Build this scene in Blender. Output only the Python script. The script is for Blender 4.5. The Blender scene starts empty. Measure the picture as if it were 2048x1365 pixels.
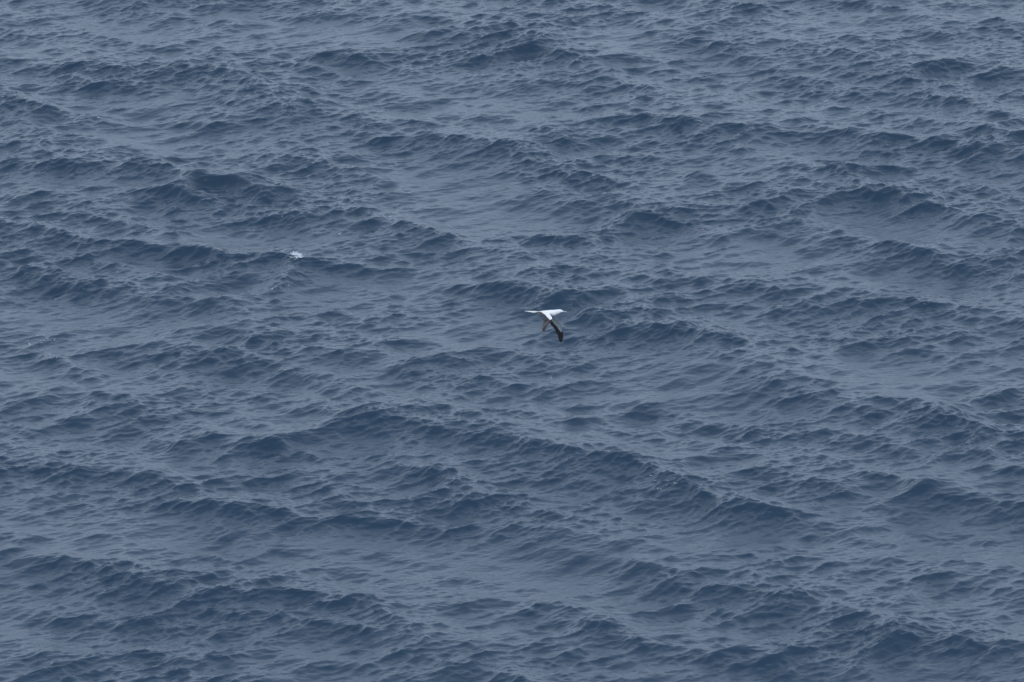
import bpy, bmesh, math, random
import numpy as np
from mathutils import Vector, Matrix

random.seed(4)
C = bpy.context.scene.collection
scene = bpy.context.scene

# ------------------------------------------------------------------ camera
CAM_H = 47.0
PITCH = math.radians(15.0)
HFOV = math.radians(7.5)
W, H = 2048.0, 1365.0
cam_d = bpy.data.cameras.new('camera')
cam_d.sensor_width = 36.0
cam_d.lens = 18.0 / math.tan(HFOV / 2)
cam_d.clip_start = 1.0
cam_d.clip_end = 20000.0
cam = bpy.data.objects.new('camera', cam_d)
C.objects.link(cam)
cam.location = (0, 0, CAM_H)
cam.rotation_euler = (math.radians(90) - PITCH, 0, 0)
scene.camera = cam
scene.render.resolution_x = 1024
scene.render.resolution_y = 682

# ------------------------------------------------------------------ sky, sun, exposure
SUN_EL, SUN_AZ = math.radians(46), math.radians(155)     # azimuth measured from +Y (view direction) clockwise
world = bpy.data.worlds.new('World')
scene.world = world
world.use_nodes = True
wn, wl = world.node_tree.nodes, world.node_tree.links
wn.clear()
out = wn.new('ShaderNodeOutputWorld')
bg = wn.new('ShaderNodeBackground')
sky = wn.new('ShaderNodeTexSky')
sky.sky_type = 'NISHITA'
sky.sun_disc = False
sky.sun_elevation = SUN_EL
sky.sun_rotation = SUN_AZ
sky.altitude = 40
sky.air_density = 1.0
sky.dust_density = 1.5
sky.ozone_density = 2.0
bg.inputs['Strength'].default_value = 0.10
# broken overcast layer laid over the clear sky, by direction
tc = wn.new('ShaderNodeTexCoord')
cn = wn.new('ShaderNodeTexNoise'); cn.inputs['Scale'].default_value = 2.2
cn.inputs['Detail'].default_value = 6; cn.inputs['Roughness'].default_value = 0.55
cmap = wn.new('ShaderNodeMapping'); cmap.inputs['Scale'].default_value = (1, 1, 3)
wl.new(tc.outputs['Generated'], cmap.inputs['Vector']); wl.new(cmap.outputs[0], cn.inputs['Vector'])
cr = wn.new('ShaderNodeValToRGB')
cr.color_ramp.elements[0].position = 0.3; cr.color_ramp.elements[0].color = (5.9, 7.2, 9.3, 1)
cr.color_ramp.elements[1].position = 0.7; cr.color_ramp.elements[1].color = (8.6, 10.2, 12.7, 1)
wl.new(cn.outputs['Fac'], cr.inputs['Fac'])
mx = wn.new('ShaderNodeMixRGB'); mx.inputs['Fac'].default_value = 0.85
wl.new(sky.outputs[0], mx.inputs['Color1']); wl.new(cr.outputs[0], mx.inputs['Color2'])
wl.new(mx.outputs[0], bg.inputs['Color'])
wl.new(bg.outputs[0], out.inputs['Surface'])

sun_d = bpy.data.lights.new('sun', 'SUN')
sun_d.energy = 0.9
sun_d.angle = math.radians(15)
sun_d.color = (1.0, 0.96, 0.9)
sun = bpy.data.objects.new('sun', sun_d)
C.objects.link(sun)
sd = Vector((math.sin(SUN_AZ) * math.cos(SUN_EL), math.cos(SUN_AZ) * math.cos(SUN_EL), math.sin(SUN_EL)))
sun.rotation_euler = sd.to_track_quat('Z', 'Y').to_euler()
sun.location = (0, 0, 80)

scene.view_settings.view_transform = 'Standard'
scene.view_settings.look = 'None'
scene.view_settings.exposure = 0.0
scene.view_settings.gamma = 1.0

# ------------------------------------------------------------------ helpers
fpx = (W / 2) / math.tan(HFOV / 2)
R_ = Vector((1, 0, 0))
F_ = Vector((0, math.cos(PITCH), -math.sin(PITCH)))
U_ = Vector((0, math.sin(PITCH), math.cos(PITCH)))
def ray(px, py):
    return F_ * fpx + R_ * (px - W / 2) + U_ * (H / 2 - py)
def on_water(px, py, z=0.0):
    d = ray(px, py)
    t = (z - CAM_H) / d.z
    return Vector((d.x * t, d.y * t))

def principled(name, base, rough=0.5, spec=0.5, ior=1.5):
    m = bpy.data.materials.new(name)
    m.use_nodes = True
    b = m.node_tree.nodes['Principled BSDF']
    b.inputs['Base Color'].default_value = (*base, 1)
    b.inputs['Roughness'].default_value = rough
    b.inputs['IOR'].default_value = ior
    b.inputs['Specular IOR Level'].default_value = spec
    return m, m.node_tree.nodes, m.node_tree.links, b

# ------------------------------------------------------------------ the sea
# one wave field on a periodic patch, sampled by one mesh whose spacing grows outwards
LX, LY = 64.0, 96.0
NX, NY = 2048, 2304
DX, DY = LX / NX, LY / NY
X0, Y0 = -LX / 2, 134.0
kx = np.fft.fftfreq(NX, DX) * 2 * math.pi
ky = np.fft.rfftfreq(NY, DY) * 2 * math.pi
# arrays are [y, x]; rfft along x
kx = np.fft.rfftfreq(NX, DX) * 2 * math.pi
ky = np.fft.fftfreq(NY, DY) * 2 * math.pi
KX, KY = np.meshgrid(kx, ky)
K = np.hypot(KX, KY); K[0, 0] = 1.0
rng = np.random.default_rng(11)

def system(ang, lam_peak, slope_rms, spread, lam_min, lam_max, power=4.0, iso=0.1):
    """random height field of one wave system: travel direction ang (deg), slope scaled to slope_rms"""
    kp = 2 * math.pi / lam_peak
    c = (KX * math.cos(math.radians(ang)) + KY * math.sin(math.radians(ang))) / K
    D = np.abs(c) ** spread + iso
    S = np.exp(-0.9 * (kp / K) ** 3) * K ** (-power) * D
    k0, k1 = 2 * math.pi / lam_max, 2 * math.pi / lam_min
    S = S * (1 - np.exp(-(K / k0) ** 4)) * np.exp(-(K / k1) ** 4)
    S[0, 0] = 0
    z = rng.standard_normal(K.shape) + 1j * rng.standard_normal(K.shape)
    hk = z * np.sqrt(S)
    h = np.fft.irfft2(hk, s=(NY, NX))
    gy, gx = np.gradient(h, DY, DX)
    return h * (slope_rms / math.sqrt((gx ** 2 + gy ** 2).mean()))

def band(h, lam_hi):
    """keep wavelengths longer than lam_hi"""
    return np.fft.irfft2(np.fft.rfft2(h) * np.exp(-(K * lam_hi / (2 * math.pi)) ** 4), s=(NY, NX))

h_big = system(-138, 8.5, 0.080, 7, 1.5, 24)
h_mid = system(-122, 3.0, 0.080, 2.2, 0.5, 6)
h_wind = system(-42, 2.0, 0.145, 14, 0.3, 6, iso=0.05)
h_sml = system(-46, 0.7, 0.125, 9.0, 0.10, 1.6, power=3.6, iso=0.06)
h_fine = system(-50, 0.35, 0.070, 7.0, 0.085, 0.7, power=3.4, iso=0.03)
h_sml2 = system(-105, 0.4, 0.050, 1.5, 0.10, 0.9, power=3.6, iso=0.2)

gxs = X0 + np.arange(NX) * DX
gys = Y0 + np.arange(NY) * DY
GX, GY = np.meshgrid(gxs[::4], gys[::4])       # coarse grid for the placed ridges

# main crests of this sea: polyline (photo pixels turned into points on the water), height m, half widths m
RIDGES = [
    ([(362, 360), (408, 336), (470, 338), (520, 360)], 0.95, 0.50),
    ([(-60, 425), (60, 440), (160, 468), (330, 484), (470, 504), (566, 510), (616, 526)], 0.50, 0.75),
    ([(616, 526), (585, 555), (565, 590)], 0.28, 0.45),
    ([(580, 510), (616, 524)], 0.34, 0.40),
    ([(500, 885), (600, 868), (700, 845), (800, 820)], 0.34, 0.70),
    ([(800, 820), (900, 850), (1010, 868), (1130, 895), (1290, 920), (1380, 958), (1480, 1000), (1560, 1012)], 0.52, 0.85),
    ([(400, 1000), (500, 1010), (570, 1015), (640, 1030)], 0.48, 0.6),
    ([(1690, 960), (1780, 935), (1880, 970), (1990, 985), (2100, 1010)], 0.48, 0.8),
    ([(1160, 466), (1215, 446), (1290, 402), (1340, 430)], 0.42, 0.6),
    ([(1560, 405), (1680, 390), (1800, 380), (1900, 410), (2030, 450)], 0.42, 0.9),
    ([(1340, 228), (1460, 245), (1600, 250), (1760, 262), (1920, 270), (2080, 300)], 0.50, 1.0),
    ([(-40, 190), (40, 196), (120, 215), (200, 240)], 0.34, 0.8),
    ([(340, 122), (450, 132), (560, 172), (620, 195)], 0.38, 0.8),
    ([(600, 110), (655, 96), (740, 108)], 0.34, 0.7),
    ([(-40, 315), (80, 322), (200, 328), (290, 335)], 0.40, 0.9),
    ([(1240, 610), (1340, 625), (1450, 690), (1560, 765)], 0.20, 0.9),
    ([(860, 268), (1000, 290), (1130, 275)], 0.32, 0.8),
    ([(1690, 330), (1750, 326)], 0.48, 0.5),
    ([(-40, 900), (100, 925), (250, 930), (330, 960)], 0.34, 0.9),
    ([(480, 1185), (620, 1178), (720, 1195)], 0.26, 0.7),
    ([(1000, 1200), (1120, 1215), (1260, 1270), (1420, 1300)], 0.34, 0.8),
    ([(1560, 1310), (1700, 1290), (1860, 1260), (1960, 1290)], 0.30, 0.8),
    ([(960, 60), (1080, 70), (1180, 110)], 0.34, 0.9),
    ([(1500, 560), (1640, 600), (1760, 610)], 0.28, 0.8),
    ([(1790, 780), (1900, 830), (2040, 850)], 0.30, 0.9),
    ([(0, 1105), (120, 1120), (250, 1150)], 0.30, 0.8),
    ([(680, 700), (800, 720), (900, 705)], 0.22, 0.6),
    ([(420, 240), (560, 225)], 0.24, 0.7),
    ([(1820, 130), (1960, 120)], 0.30, 0.8),
    ([(1370, 20), (1450, 8)], 0.32, 0.8),
]
# bright troughs and long smooth backs between them
TROUGHS = [
    ([(560, 210), (760, 190), (980, 215)], -0.28, 1.6),
    ([(600, 30), (760, 60)], -0.22, 1.5),
    ([(1480, 1130), (1700, 1110), (1900, 1100)], -0.30, 1.7),
    ([(0, 1270), (200, 1250), (400, 1260)], -0.26, 1.6),
    ([(1250, 830), (1420, 880)], -0.26, 1.3),
    ([(350, 300), (560, 320)], -0.22, 1.2),
    ([(650, 560), (1000, 560)], -0.16, 1.4),
]
hr = np.zeros_like(GX)
for pts, amp, wid in RIDGES + TROUGHS:
    P = [on_water(p[0], p[1], amp * 0.5) for p in pts]
    n = len(P)
    lens = [0.0]
    for a, b in zip(P, P[1:]): lens.append(lens[-1] + (b - a).length)
    L = lens[-1]
    best = np.full(GX.shape, 1e9); u = np.zeros_like(GX)
    side = np.zeros_like(GX)
    for i in range(n - 1):
        a, b = P[i], P[i + 1]
        d = b - a; q = d.length_squared
        t = np.clip(((GX - a.x) * d.x + (GY - a.y) * d.y) / q, 0, 1)
        ex, ey = GX - (a.x + t * d.x), GY - (a.y + t * d.y)
        e2 = ex ** 2 + ey ** 2
        m = e2 < best
        best[m] = e2[m]; u[m] = (lens[i] + t[m] * math.sqrt(q)); side[m] = ey[m]
    dist = np.sqrt(best)
    w = np.where(side > 0, wid * 1.9, wid * 1.0)          # steeper towards the viewer, long back
    prof = 1 / (1 + (dist / w) ** 2) ** 1.5
    uu = u / max(L, 1e-3)
    taper = 0.72 + 0.28 * np.sin(math.pi * uu) + 0.10 * np.sin(u * 2.1 + amp * 30)
    hr += amp * prof * taper * (0.56 if amp > 0 else 0.35)
hr -= hr.mean()
# spectral upsampling of the ridge field
ch = np.fft.rfft2(hr)
big = np.zeros((NY, NX // 2 + 1), complex)
ny4, nx4 = hr.shape
hy = ny4 // 2
big[:hy, :nx4 // 2] = ch[:hy, :nx4 // 2]
big[-hy:, :nx4 // 2] = ch[-hy:, :nx4 // 2]
h_ridge = np.fft.irfft2(big, s=(NY, NX)) * 16.0
h_ridge = band(h_ridge, 0.5)

large = h_big + h_ridge
# gusts and wave faces make the small waves stronger, troughs and slicks weaker
patch = system(-60, 9, 0.1, 1.0, 2.5, 16); patch /= patch.std()
lz = band(large, 1.5); lz = lz / lz.std()
lgy, lgx = np.gradient(band(large + 0.6 * h_mid, 0.8), DY, DX)
face = lgy / lgy.std()
mod = np.clip(0.97 + 0.08 * lz + 0.10 * face + 0.20 * patch, 0.5, 1.55)
mod_mid = np.clip(1.0 + 0.12 * lz + 0.15 * patch, 0.5, 1.6)
hh = large + (h_mid + h_wind) * mod_mid + (h_sml + h_sml2 + h_fine * np.clip(0.95 + 0.15 * lz, 0.6, 1.4)) * mod

def displace(h, chop):
    hk = np.fft.rfft2(h)
    # horizontal pull towards the crests, weaker for the very short waves
    g = chop / (1 + (K / 30.0) ** 2)
    dx = np.fft.irfft2(1j * KX / K * hk * g, s=(NY, NX))
    dy = np.fft.irfft2(1j * KY / K * hk * g, s=(NY, NX))
    return dx, dy
CHOP = 1.15
def blur(f, sig):
    return np.fft.irfft2(np.fft.rfft2(f) * np.exp(-0.5 * (K * sig) ** 2), s=(NY, NX))
# waves that would fold over or stand too steep break: they lose height there
for it in range(9):
    dxf, dyf = displace(hh, CHOP)
    ln = blur(hh, 0.10)
    dxf += -0.25 * ln; dyf += -0.42 * ln                 # wind leans the crests forward
    jxy, jxx = np.gradient(dxf, DY, DX); jyy, jyx = np.gradient(dyf, DY, DX)
    det = (1 + jxx) * (1 + jyy) - jxy * jyx
    hy_, hx_ = np.gradient(hh, DY, DX)
    steep = (np.hypot(hx_, hy_) / np.clip(det, 0.15, 9) ** 0.5)
    bad = np.clip((0.36 - det) / 0.3, 0, 1) + np.clip((steep - 1.0) / 0.5, 0, 1)
    print('breaking share', it, float((bad > 0).mean()), float(det.min()))
    if it == 8 or (bad > 0).mean() < 2e-5: break
    bm_ = np.clip(blur(np.minimum(bad, 1), 0.09) * 5.0, 0, 1)
    bm2 = np.clip(blur(np.minimum(bad, 1), 0.25) * 5.0, 0, 1)
    lo = blur(hh, 0.14)
    hh = lo * (1 - 0.10 * bm2) + (hh - lo) * (1 - 0.40 * bm_)
low = band(hh, 0.9); dxl, dyl = displace(low, CHOP)

def axis(n_in0, n_in1, n_far0, n_far1):
    """grid indices: every sample inside, growing steps outside; also the step at each index"""
    idx = list(range(n_in0, n_in1 + 1)); st = [1] * len(idx)
    i, s, c = n_in1, 1, 0
    while i < n_far1:
        s = min(s * 1.035 + 0.01, 2000); i += max(1, int(s)); idx.append(i); st.append(int(s))
    i, s = n_in0, 1
    pre, ps = [], []
    while i > n_far0:
        s = min(s * 1.035 + 0.01, 2000); i -= max(1, int(s)); pre.append(i); ps.append(int(s))
    return np.array(pre[::-1] + idx), np.array(ps[::-1] + st)
ix, sx = axis(int((-22 - X0) / DX), int((22 - X0) / DX), int(-7000 / DX), int(7000 / DX))
iy, sy = axis(int((141 - Y0) / DY), int((223 - Y0) / DY), int(-600 / DY), int(9000 / DY))
IX, IY = np.meshgrid(ix, iy)
S = np.maximum(sx[None, :], sy[:, None]).astype(float)
wl_ = np.clip((S - 5) / 14, 0, 1)                     # towards the smoothed field
fade = np.clip(1 - (S - 60) / 300, 0, 1)
yi, xi = IY % NY, IX % NX
def pick(a, b): return (a[yi, xi] * (1 - wl_) + b[yi, xi] * wl_) * fade
VX = X0 + IX * DX + pick(dxf, dxl)
VY = Y0 + IY * DY + pick(dyf, dyl)
VZ = pick(hh, low)
nyv, nxv = IX.shape
co = np.stack([VX, VY, VZ], -1).reshape(-1, 3).astype(np.float32)
r = np.arange(nyv - 1)[:, None] * nxv; c = np.arange(nxv - 1)[None, :]
a = (r + c).ravel()
quads = np.stack([a, a + 1, a + 1 + nxv, a + nxv], -1).astype(np.int32)
me = bpy.data.meshes.new('sea_water')
me.vertices.add(len(co)); me.vertices.foreach_set('co', co.ravel())
me.loops.add(quads.size); me.loops.foreach_set('vertex_index', quads.ravel())
me.polygons.add(len(quads))
me.polygons.foreach_set('loop_start', np.arange(0, quads.size, 4, dtype=np.int32))
me.polygons.foreach_set('loop_total', np.full(len(quads), 4, dtype=np.int32))
me.update(calc_edges=True)
me.polygons.foreach_set('use_smooth', np.ones(len(quads), dtype=bool))
sea = bpy.data.objects.new('sea_water', me)
C.objects.link(sea)
sea['kind'] = 'structure'
sea['label'] = 'choppy deep blue open sea with crossing wind waves'
print('sea verts', len(co), 'height std', hh.std(), 'slope', np.hypot(*np.gradient(hh, DY, DX)).std())

m, nn, ll, b = principled('sea_water', (0.013, 0.038, 0.070), rough=0.07, ior=1.333)
tcw = nn.new('ShaderNodeTexCoord')
mp = nn.new('ShaderNodeMapping'); mp.inputs['Rotation'].default_value = (0, 0, math.radians(-42))
mp.inputs['Scale'].default_value = (0.45, 1.0, 1.0)
ll.new(tcw.outputs['Object'], mp.inputs['Vector'])
nz = nn.new('ShaderNodeTexNoise'); nz.inputs['Scale'].default_value = 9.0
nz.inputs['Detail'].default_value = 6; nz.inputs['Roughness'].default_value = 0.6
ll.new(mp.outputs[0], nz.inputs['Vector'])
bp = nn.new('ShaderNodeBump'); bp.inputs['Strength'].default_value = 0.5; bp.inputs['Distance'].default_value = 0.032
ll.new(nz.outputs['Fac'], bp.inputs['Height']); ll.new(bp.outputs[0], b.inputs['Normal'])
sea.data.materials.append(m)

# ------------------------------------------------------------------ foam
FX, FY, FZ = co[:, 0], co[:, 1], co[:, 2]
fine = (np.abs(FX) < 18) & (FY > 140) & (FY < 225)
fidx = np.nonzero(fine)[0]
fp = co[fidx].astype(np.float64)
rel = fp - np.array([0, 0, CAM_H])
dep = rel @ np.array(F_)
PXs = W / 2 + fpx * (rel @ np.array(R_)) / dep
PYs = H / 2 - fpx * (rel @ np.array(U_)) / dep
gyf, gxf = np.gradient(hh, DY, DX)

foam_m, fn, fl, fb = principled('foam', (0.6, 0.66, 0.72), rough=0.6)
fnz = fn.new('ShaderNodeTexNoise'); fnz.inputs['Scale'].default_value = 40
fr = fn.new('ShaderNodeValToRGB')
fr.color_ramp.elements[0].color = (0.42, 0.48, 0.55, 1); fr.color_ramp.elements[1].color = (0.78, 0.82, 0.86, 1)
fl.new(fnz.outputs['Fac'], fr.inputs['Fac']); fl.new(fr.outputs[0], fb.inputs['Base Color'])

def blob(bm, p, sx_, sy_, sz_, rz):
    ret = bmesh.ops.create_icosphere(bm, subdivisions=1, radius=1.0)
    M = Matrix.Translation(p) @ Matrix.Rotation(rz, 4, 'Z') @ Matrix.Diagonal((sx_, sy_, sz_, 1))
    for v in ret['verts']:
        j = 1 + random.uniform(-0.3, 0.3)
        v.co = M @ (v.co * j)

def crest_shift(cx, cy, rx, ry):
    """how far the highest water near a point lies from it, in pixels"""
    near = np.nonzero((np.abs(PXs - cx) < rx) & (np.abs(PYs - cy) < ry))[0]
    k_ = near[np.argmax(fp[near, 2] - 0.004 * np.abs(PYs[near] - cy))]
    print('crest', PXs[k_] - cx, PYs[k_] - cy, fp[k_, 2])
    return PXs[k_] - cx, PYs[k_] - cy
def moved(spots, d): return [(s_[0] + d[0], s_[1] + d[1]) + tuple(s_[2:]) for s_ in spots]
def foam_object(name, label, spots):
    """spots: (px, py, half width px, half height px, count, min size m, max size m)"""
    bm = bmesh.new()
    for (cx, cy, rx, ry, n, s0, s1) in spots:
        q = ((PXs - cx) / rx) ** 2 + ((PYs - cy) / ry) ** 2
        cand = np.nonzero(q < 1.0)[0]
        if not len(cand): continue
        wgt = np.exp(-q[cand] * 1.5); wgt /= wgt.sum()
        for i in rng.choice(cand, n, p=wgt):
            s = random.uniform(s0, s1) * random.choice((0.6, 0.8, 1.0))
            p = Vector(fp[i]) + Vector((random.uniform(-.02, .02), random.uniform(-.02, .02), 0.15 * s))
            blob(bm, p, s * random.uniform(0.9, 2.6), s * random.uniform(0.8, 1.6), s * 0.55, random.uniform(0.2, 1.3))
    d = bpy.data.meshes.new(name); bm.to_mesh(d); bm.free()
    d.polygons.foreach_set('use_smooth', np.ones(len(d.polygons), dtype=bool))
    o = bpy.data.objects.new(name, d); C.objects.link(o)
    d.materials.append(foam_m)
    o['kind'] = 'stuff'; o['label'] = label; o['category'] = 'foam'
    return o
cap_shift = crest_shift(600, 508, 12, 14)
foam_object('whitecap_foam', 'small white breaking foam cap on the wave crest left of the bird', moved([
    (598, 506, 8, 4, 130, .007, .022), (605, 510, 9, 5, 230, .008, .025), (610, 513, 6, 3, 50, .006, .018), (592, 513, 5, 2, 16, .006, .012), (602, 509, 19, 9, 90, .003, .009), (578, 501, 10, 3, 30, .004, .012), (562, 498, 6, 2, 10, .004, .010),
    (595, 515, 10, 3, 16, .005, .011)], cap_shift))
foam_object('foam_bubbles', 'broken bubble trail running down the wave face below the white foam cap', [
    (572, 548, 9, 10, 16, .004, .011), (568, 551, 5, 4, 9, .005, .012), (576, 574, 8, 4, 18, .004, .011), (545, 577, 14, 4, 18, .004, .010),
    (583, 530, 6, 8, 8, .005, .009)])
foam_object('foam_flecks', 'thin scattered foam flecks on the dark wave at the left edge', [
    (60, 690, 4, 2, 8, .008, .016), (84, 677, 16, 9, 12, .006, .012), (108, 681, 2, 2, 3, .008, .014), (98, 710, 4, 1.5, 5, .006, .012),
    (108, 718, 10, 6, 6, .006, .011), (70, 671, 12, 6, 4, .005, .010)])
foam_object('foam_flecks', 'thin scattered foam flecks on the large wave right of and below the bird', [
    (1311, 962, 3, 1.5, 5, .007, .012), (1349, 967, 3, 2, 6, .007, .012), (1332, 965, 26, 8, 10, .005, .009),
    (1320, 978, 6, 2, 7, .006, .013), (1338, 969, 8, 1.5, 8, .005, .011), (1302, 952, 4, 1.5, 4, .007, .012)])
foam_object('foam_flecks', 'tiny white foam specks on the ripples above the bird', [
    (747, 375, 4, 1.5, 5, .006, .011), (787, 384, 3, 1.5, 4, .007, .012), (793, 412, 1.6, 1.6, 4, .009, .015), (804, 414, 2, 1.5, 3, .006, .012),
    (770, 435, 2, 1.2, 3, .007, .011), (781, 434, 2, 1.2, 3, .007, .012), (680, 467, 2.5, 1.6, 5, .009, .014), (818, 386, 2, 1.5, 3, .006, .012),
    (565, 434, 3, 1.5, 4, .006, .012), (196, 236, 3, 2, 5, .008, .013), (1102, 755, 2, 1.5, 3, .006, .011), (344, 420, 2, 1.5, 2, .006, .010)])

# ------------------------------------------------------------------ the bird
# built in its own frame: x forward (right in the view), y away from the viewer, z up; lengths from a 0.71 m long booby
UNIT = 0.00060
OX, OZ = 860.0, 360.0
def bp3(x, z, y): return Vector(((x - OX) * UNIT, y * UNIT, (OZ - z) * UNIT))

root = bpy.data.objects.new('seabird', None)
C.objects.link(root)
root['label'] = 'white seabird with dark brown wing feathers flying low over the waves, wings bent down'
root['category'] = 'bird'
px_m = UNIT * 13.65                     # metres one photo pixel spans at the bird
bdist = px_m * fpx
root.location = Vector((0, 0, CAM_H)) + ray(1035 + OX / 13.65, 600 + OZ / 13.65) / fpx * bdist
root.rotation_euler = (-PITCH, 0, 0)

def feather_mat(name, c0, c1, scale=60, rough=0.75):
    m, n, l, b_ = principled(name, c0, rough=rough, spec=0.25)
    t = n.new('ShaderNodeTexCoord')
    z = n.new('ShaderNodeTexNoise'); z.inputs['Scale'].default_value = scale; z.inputs['Detail'].default_value = 3
    r_ = n.new('ShaderNodeValToRGB')
    r_.color_ramp.elements[0].position = 0.35; r_.color_ramp.elements[1].position = 0.65
    r_.color_ramp.elements[0].color = (*c0, 1); r_.color_ramp.elements[1].color = (*c1, 1)
    l.new(t.outputs['Object'], z.inputs['Vector']); l.new(z.outputs['Fac'], r_.inputs['Fac'])
    l.new(r_.outputs[0], b_.inputs['Base Color'])
    return m
white_m = feather_mat('white_plumage', (0.86, 0.87, 0.88), (0.90, 0.90, 0.90), 30)
brown_m = feather_mat('brown_feathers', (0.026, 0.022, 0.024), (0.066, 0.055, 0.057), 45)
dark_m = feather_mat('dark_feathers', (0.014, 0.013, 0.016), (0.050, 0.042, 0.044), 45)
pale_m = feather_mat('pale_brown_feathers', (0.10, 0.092, 0.095), (0.18, 0.165, 0.165), 45)
grey_m = feather_mat('coverts_painted_shade', (0.20, 0.24, 0.26), (0.36, 0.40, 0.42), 40)  # shade on the underwing, put into the plumage colour
cream_m = feather_mat('cream_tail', (0.78, 0.76, 0.66), (0.86, 0.85, 0.80), 30)
bill_m = feather_mat('pale_blue_bill', (0.42, 0.50, 0.58), (0.55, 0.60, 0.64), 80, 0.4)
skin_m = feather_mat('dark_face_skin', (0.03, 0.034, 0.04), (0.05, 0.052, 0.06), 80, 0.5)
eye_m, *_ = principled('eye', (0.01, 0.008, 0.006), rough=0.1)

def add_loft(bm, rings, cap=True):
    rv = [[bm.verts.new(p) for p in rg] for rg in rings]
    n = len(rv[0])
    for a_, b_ in zip(rv, rv[1:]):
        for i in range(n):
            bm.faces.new((a_[i], a_[(i + 1) % n], b_[(i + 1) % n], b_[i]))
    if cap:
        bm.faces.new(rv[0][::-1]); bm.faces.new(rv[-1])
def link(name, bm, mat, parent, smooth=True, label=None):
    bmesh.ops.recalc_face_normals(bm, faces=bm.faces)
    d = bpy.data.meshes.new(name); bm.to_mesh(d); bm.free()
    d.polygons.foreach_set('use_smooth', np.full(len(d.polygons), smooth, dtype=bool))
    o = bpy.data.objects.new(name, d); C.objects.link(o); o.parent = parent
    for mm in (mat if isinstance(mat, list) else [mat]): d.materials.append(mm)
    if label: o['label'] = label
    return o
def interp(tab, t, k):
    for a_, b_ in zip(tab, tab[1:]):
        if t <= b_[0]:
            f = (t - a_[0]) / (b_[0] - a_[0]); f = f * f * (3 - 2 * f) * 0.5 + f * 0.5
            return a_[k] + (b_[k] - a_[k]) * f
    return tab[-1][k]

# trunk and head: station x, top z, bottom z, half width
TR = [(560, 326, 344, 22), (620, 312, 360, 42), (700, 298, 384, 70), (800, 287, 412, 92), (880, 279, 440, 98),
      (950, 276, 456, 94), (1010, 275, 444, 80), (1065, 268, 412, 60), (1110, 262, 390, 50), (1155, 261, 374, 47),
      (1195, 268, 366, 42), (1222, 284, 350, 28), (1238, 298, 342, 16)]
body = bmesh.new()
rings = []
for i in range(41):
    x = 560 + (1238 - 560) * i / 40
    t_, b2, hw = (interp(TR, x, k) for k in (1, 2, 3))
    rings.append([bp3(x, (t_ + b2) / 2 - (b2 - t_) / 2 * math.cos(q), hw * math.sin(q)) for q in [2 * math.pi * j / 24 for j in range(24)]])
add_loft(body, rings)

# wings: stations along the span; leading edge and end of the fleshy/covert part, then feather tips
# (leading x, z, y), (trailing limit of the coverts x, z, y), thickness
NEAR = [((905, 372, -40), (640, 330, -30), 44),
        ((878, 366, -90), (640, 340, -90), 36),
        ((880, 392, -200), (690, 372, -190), 28),
        ((905, 432, -330), (760, 425, -320), 24),
        ((940, 482, -460), (810, 490, -440), 20),
        ((948, 502, -510), (850, 535, -500), 16),
        ((934, 545, -560), (885, 555, -550), 11)]
FAR = [((930, 395, 40), (760, 400, 40), 44),
       ((975, 440, 110), (850, 455, 110), 34),
       ((1020, 490, 180), (905, 540, 180), 26),
       ((1105, 575, 280), (985, 640, 280), 22),
       ((1180, 645, 360), (1070, 725, 365), 18),
       ((1206, 690, 400), (1115, 790, 420), 15),
       ((1214, 760, 440), (1140, 850, 460), 12),
       ((1228, 860, 480), (1195, 905, 500), 8)]
def wing_arm(bm, st):
    rings = []
    tabs = [(i, *[c_ for c_ in s[0]], *[c_ for c_ in s[1]], s[2]) for i, s in enumerate(st)]
    n = (len(st) - 1) * 5
    for i in range(n + 1):
        t = i / 5
        i0 = min(int(t), len(st) - 2); f = t - i0
        A = [tabs[i0][k] + (tabs[i0 + 1][k] - tabs[i0][k]) * f for k in range(1, 8)]
        a_, b_ = bp3(A[0], A[1], A[2]), bp3(A[3], A[4], A[5])
        i1 = min(i0 + 1, len(st) - 1)
        span = (bp3(*st[i1][0]) - bp3(*st[i1 - 1][0])).normalized()
        nrm = span.cross(a_ - b_).normalized()
        if nrm.z < 0: nrm = -nrm
        th = A[6] * UNIT
        rg = []
        for q in [2 * math.pi * j / 16 for j in range(16)]:
            u = 0.5 - 0.5 * math.cos(q)                      # 0 leading .. 1 trailing
            hgt = math.sin(q) * (1 - 0.75 * u)
            cam_ = 0.10 * (a_ - b_).length * math.sin(math.pi * u)
            rg.append(a_.lerp(b_, u) + nrm * (hgt * th * 0.5 + cam_))
        rings.append(rg)
    add_loft(bm, rings)
# keep coordinates order (x, z, y) in bp3
wing_arm(body, NEAR)
wing_arm(body, FAR)
body_o = link('body', body, [white_m, grey_m], root)
rm = body_o.modifiers.new('fuse', 'REMESH'); rm.mode = 'VOXEL'; rm.voxel_size = 0.0026; rm.use_smooth_shade = True
sm = body_o.modifiers.new('smooth', 'SMOOTH'); sm.iterations = 3; sm.factor = 0.5
dg = bpy.context.evaluated_depsgraph_get()
fused = bpy.data.meshes.new_from_object(body_o.evaluated_get(dg))
body_o.modifiers.clear()
old = body_o.data; body_o.data = fused; bpy.data.meshes.remove(old); fused.name = 'body'
fused.materials.clear(); fused.materials.append(white_m); fused.materials.append(grey_m)
# underwing shade painted in as grey: polygons of the far wing whose face looks down
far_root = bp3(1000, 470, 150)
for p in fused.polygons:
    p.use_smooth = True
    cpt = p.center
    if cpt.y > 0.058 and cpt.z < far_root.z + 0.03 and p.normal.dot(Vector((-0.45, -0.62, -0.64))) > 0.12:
        p.material_index = 1

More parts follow.
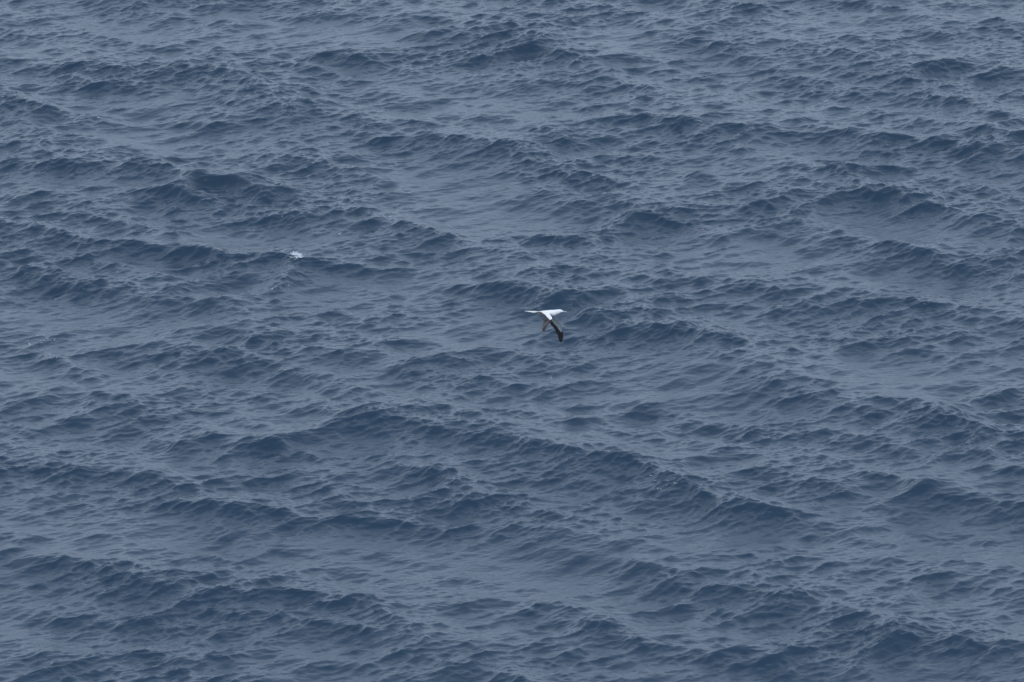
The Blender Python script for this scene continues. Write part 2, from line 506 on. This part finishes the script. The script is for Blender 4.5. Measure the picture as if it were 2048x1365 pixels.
def feather(bm, base, tip, width, nrm, bend=0.0, mat=0, th=0.0009, bow=0.0):
    """one vaned feather: flat blade with rounded tip, a thin raised shaft and real thickness"""
    ax = tip - base; L = ax.length; ax.normalize()
    sd_ = ax.cross(nrm).normalized(); up = sd_.cross(ax).normalized()
    n = 12; top, bot = [], []
    for i in range(n + 1):
        t = 1 - (1 - i / n) ** 1.5
        w_ = width * 0.5 * (0.55 + 0.45 * min(1, t * 2.5)) * math.sqrt(max(0.012, 1 - max(0, (t - 0.5) / 0.5) ** 2.4))
        c_ = base + ax * (L * t) + up * (bend * L * math.sin(math.pi * t * 0.5)) + sd_ * (bow * L * math.sin(math.pi * t))
        top.append([bm.verts.new(c_ + sd_ * w_ * s + up * (th if s == 0 else -th * 0.3)) for s in (-1, 0, 1)])
        bot.append([bm.verts.new(c_ + sd_ * w_ * s - up * th) for s in (-1, 0, 1)])
    fs = []
    for i in range(n):
        for s in (0, 1):
            fs.append(bm.faces.new((top[i][s], top[i][s + 1], top[i + 1][s + 1], top[i + 1][s])))
            fs.append(bm.faces.new((bot[i][s + 1], bot[i][s], bot[i + 1][s], bot[i + 1][s + 1])))
        fs.append(bm.faces.new((top[i][0], top[i + 1][0], bot[i + 1][0], bot[i][0])))
        fs.append(bm.faces.new((top[i + 1][2], top[i][2], bot[i][2], bot[i + 1][2])))
    fs.append(bm.faces.new((top[0][2], top[0][1], top[0][0], bot[0][0], bot[0][1], bot[0][2])))
    fs.append(bm.faces.new((top[n][0], top[n][1], top[n][2], bot[n][2], bot[n][1], bot[n][0])))
    for f in fs: f.material_index = mat

def path(tab, t):
    """point along a polyline of (x, z, y), t 0..1 by index"""
    s = t * (len(tab) - 1); i = min(int(s), len(tab) - 2); f = s - i
    return bp3(*[tab[i][k] + (tab[i + 1][k] - tab[i][k]) * f for k in range(3)])

def wing_feathers(bases, tips, n, width, nrm, mats, label, cov=None, bow=0.0):
    bm = bmesh.new()
    for i in range(n):
        t = i / (n - 1)
        b0, t0 = path(bases, t), path(tips, t)
        t0 = t0 + Vector((random.uniform(-1, 1), 0, random.uniform(-1, 1))) * 0.0025
        b0 = b0 + nrm * (0.0016 * (i % 2)) 
        feather(bm, b0, t0, width * (1.15 - 0.45 * t), nrm, bend=0.03, mat=(1 if i % 3 == 2 else 0), bow=bow * t ** 3)
    if cov:
        for i in range(cov[2]):
            t = i / (cov[2] - 1)
            feather(bm, path(cov[0], t) + nrm * 0.004, path(cov[1], t) + nrm * 0.003, width * 0.8, nrm, mat=(0 if i % 4 else 1))
    return link('flight_feathers', bm, mats, root, smooth=False, label=label)
nN = Vector((0.0, -0.32, 0.95)).normalized()
wing_feathers(
    [(650, 335, -70), (680, 360, -160), (730, 400, -270), (790, 465, -380), (830, 515, -450), (860, 540, -490), (885, 552, -530), (905, 555, -550), (925, 540, -558), (935, 530, -562)],
    [(480, 352, -80), (560, 385, -180), (640, 430, -280), (655, 500, -390), (690, 575, -470), (700, 660, -560), (672, 780, -680), (672, 862, -760), (702, 897, -800), (745, 872, -790)],
    26, 0.033, nN, [brown_m, pale_m], 'brown upper wing feathers with pale edges',
    cov=([(700, 340, -100), (750, 400, -260), (815, 470, -400), (860, 525, -480), (925, 540, -545)],
         [(620, 362, -130), (690, 425, -290), (735, 520, -430), (800, 610, -540), (885, 640, -600)], 16), bow=0.09)
nF = Vector((0.1, 0.62, 0.78)).normalized()
wing_feathers(
    [(880, 480, 130), (915, 560, 190), (990, 640, 285), (1070, 725, 368), (1115, 790, 420), (1150, 850, 462), (1185, 890, 490), (1205, 890, 498), (1220, 870, 490), (1226, 850, 485)],
    [(850, 560, 170), (892, 652, 240), (960, 742, 330), (1046, 845, 430), (1058, 912, 480), (1108, 975, 530), (1122, 1085, 580), (1160, 1150, 615), (1194, 1168, 620), (1222, 1120, 600)],
    24, 0.028, -nF, [dark_m, dark_m], 'dark underside feathers of the far wing', bow=-0.05)

# tail: long narrow wedge seen nearly edge on
bm = bmesh.new()
for i in range(9):
    s = (i - 4) / 4
    base = bp3(610, 334 - s * 7, s * 22)
    mid_tip = bp3(192 + abs(s) * 210, 291 + abs(s) * 26 - s * 16, s * 62)
    feather(bm, base, mid_tip, 0.024, Vector((0.03, -0.42, 0.9)).normalized(), bend=-0.035, mat=0, th=0.0022 - 0.0006 * abs(s))
link('tail', bm, cream_m, root, label='long narrow cream white tail')

# bill: long, tapering, upper and lower mandible
bm = bmesh.new()
for (z0, z1, z2, hh_, y_) in ((309, 325, 338, 10, 0), (322, 332, 339, 8, 0)):
    rings = []
    for i in range(9):
        t = i / 8
        x = 1226 + (1368 - 1226) * t if hh_ == 10 else 1220 + (1345 - 1220) * t
        zc = z0 + (z1 - z0) * min(1, t * 1.4) if t < .71 else z1 + (z2 - z1) * (t - .71) / .29
        r_h = hh_ * 1.25 * (1 - t * 0.82); r_w = 12 * (1 - t * 0.85)
        rings.append([bp3(x, zc - r_h * math.cos(q), r_w * math.sin(q)) for q in [2 * math.pi * j / 12 for j in range(12)]])
    add_loft(bm, rings)
link('bill', bm, bill_m, root)
# bare dark skin of face and throat
bm = bmesh.new()
rings = []
for i in range(9):
    t = i / 8
    x = 1158 + (1236 - 1158) * t
    zc = 352 + (330 - 352) * t
    k = math.sin(math.pi * (0.12 + 0.8 * t)) ** 0.6
    rings.append([bp3(x, zc + 4 - 21 * k * math.cos(q), 46 * k * (1 - 0.45 * t) * math.sin(q)) for q in [2 * math.pi * j / 14 for j in range(14)]])
add_loft(bm, rings)
link('face_skin', bm, skin_m, root)
for s in (-1, 1):
    bm = bmesh.new()
    bmesh.ops.create_uvsphere(bm, u_segments=10, v_segments=8, radius=0.0042, matrix=Matrix.Translation(bp3(1196, 306, s * 36)))
    link('eye', bm, eye_m, root)
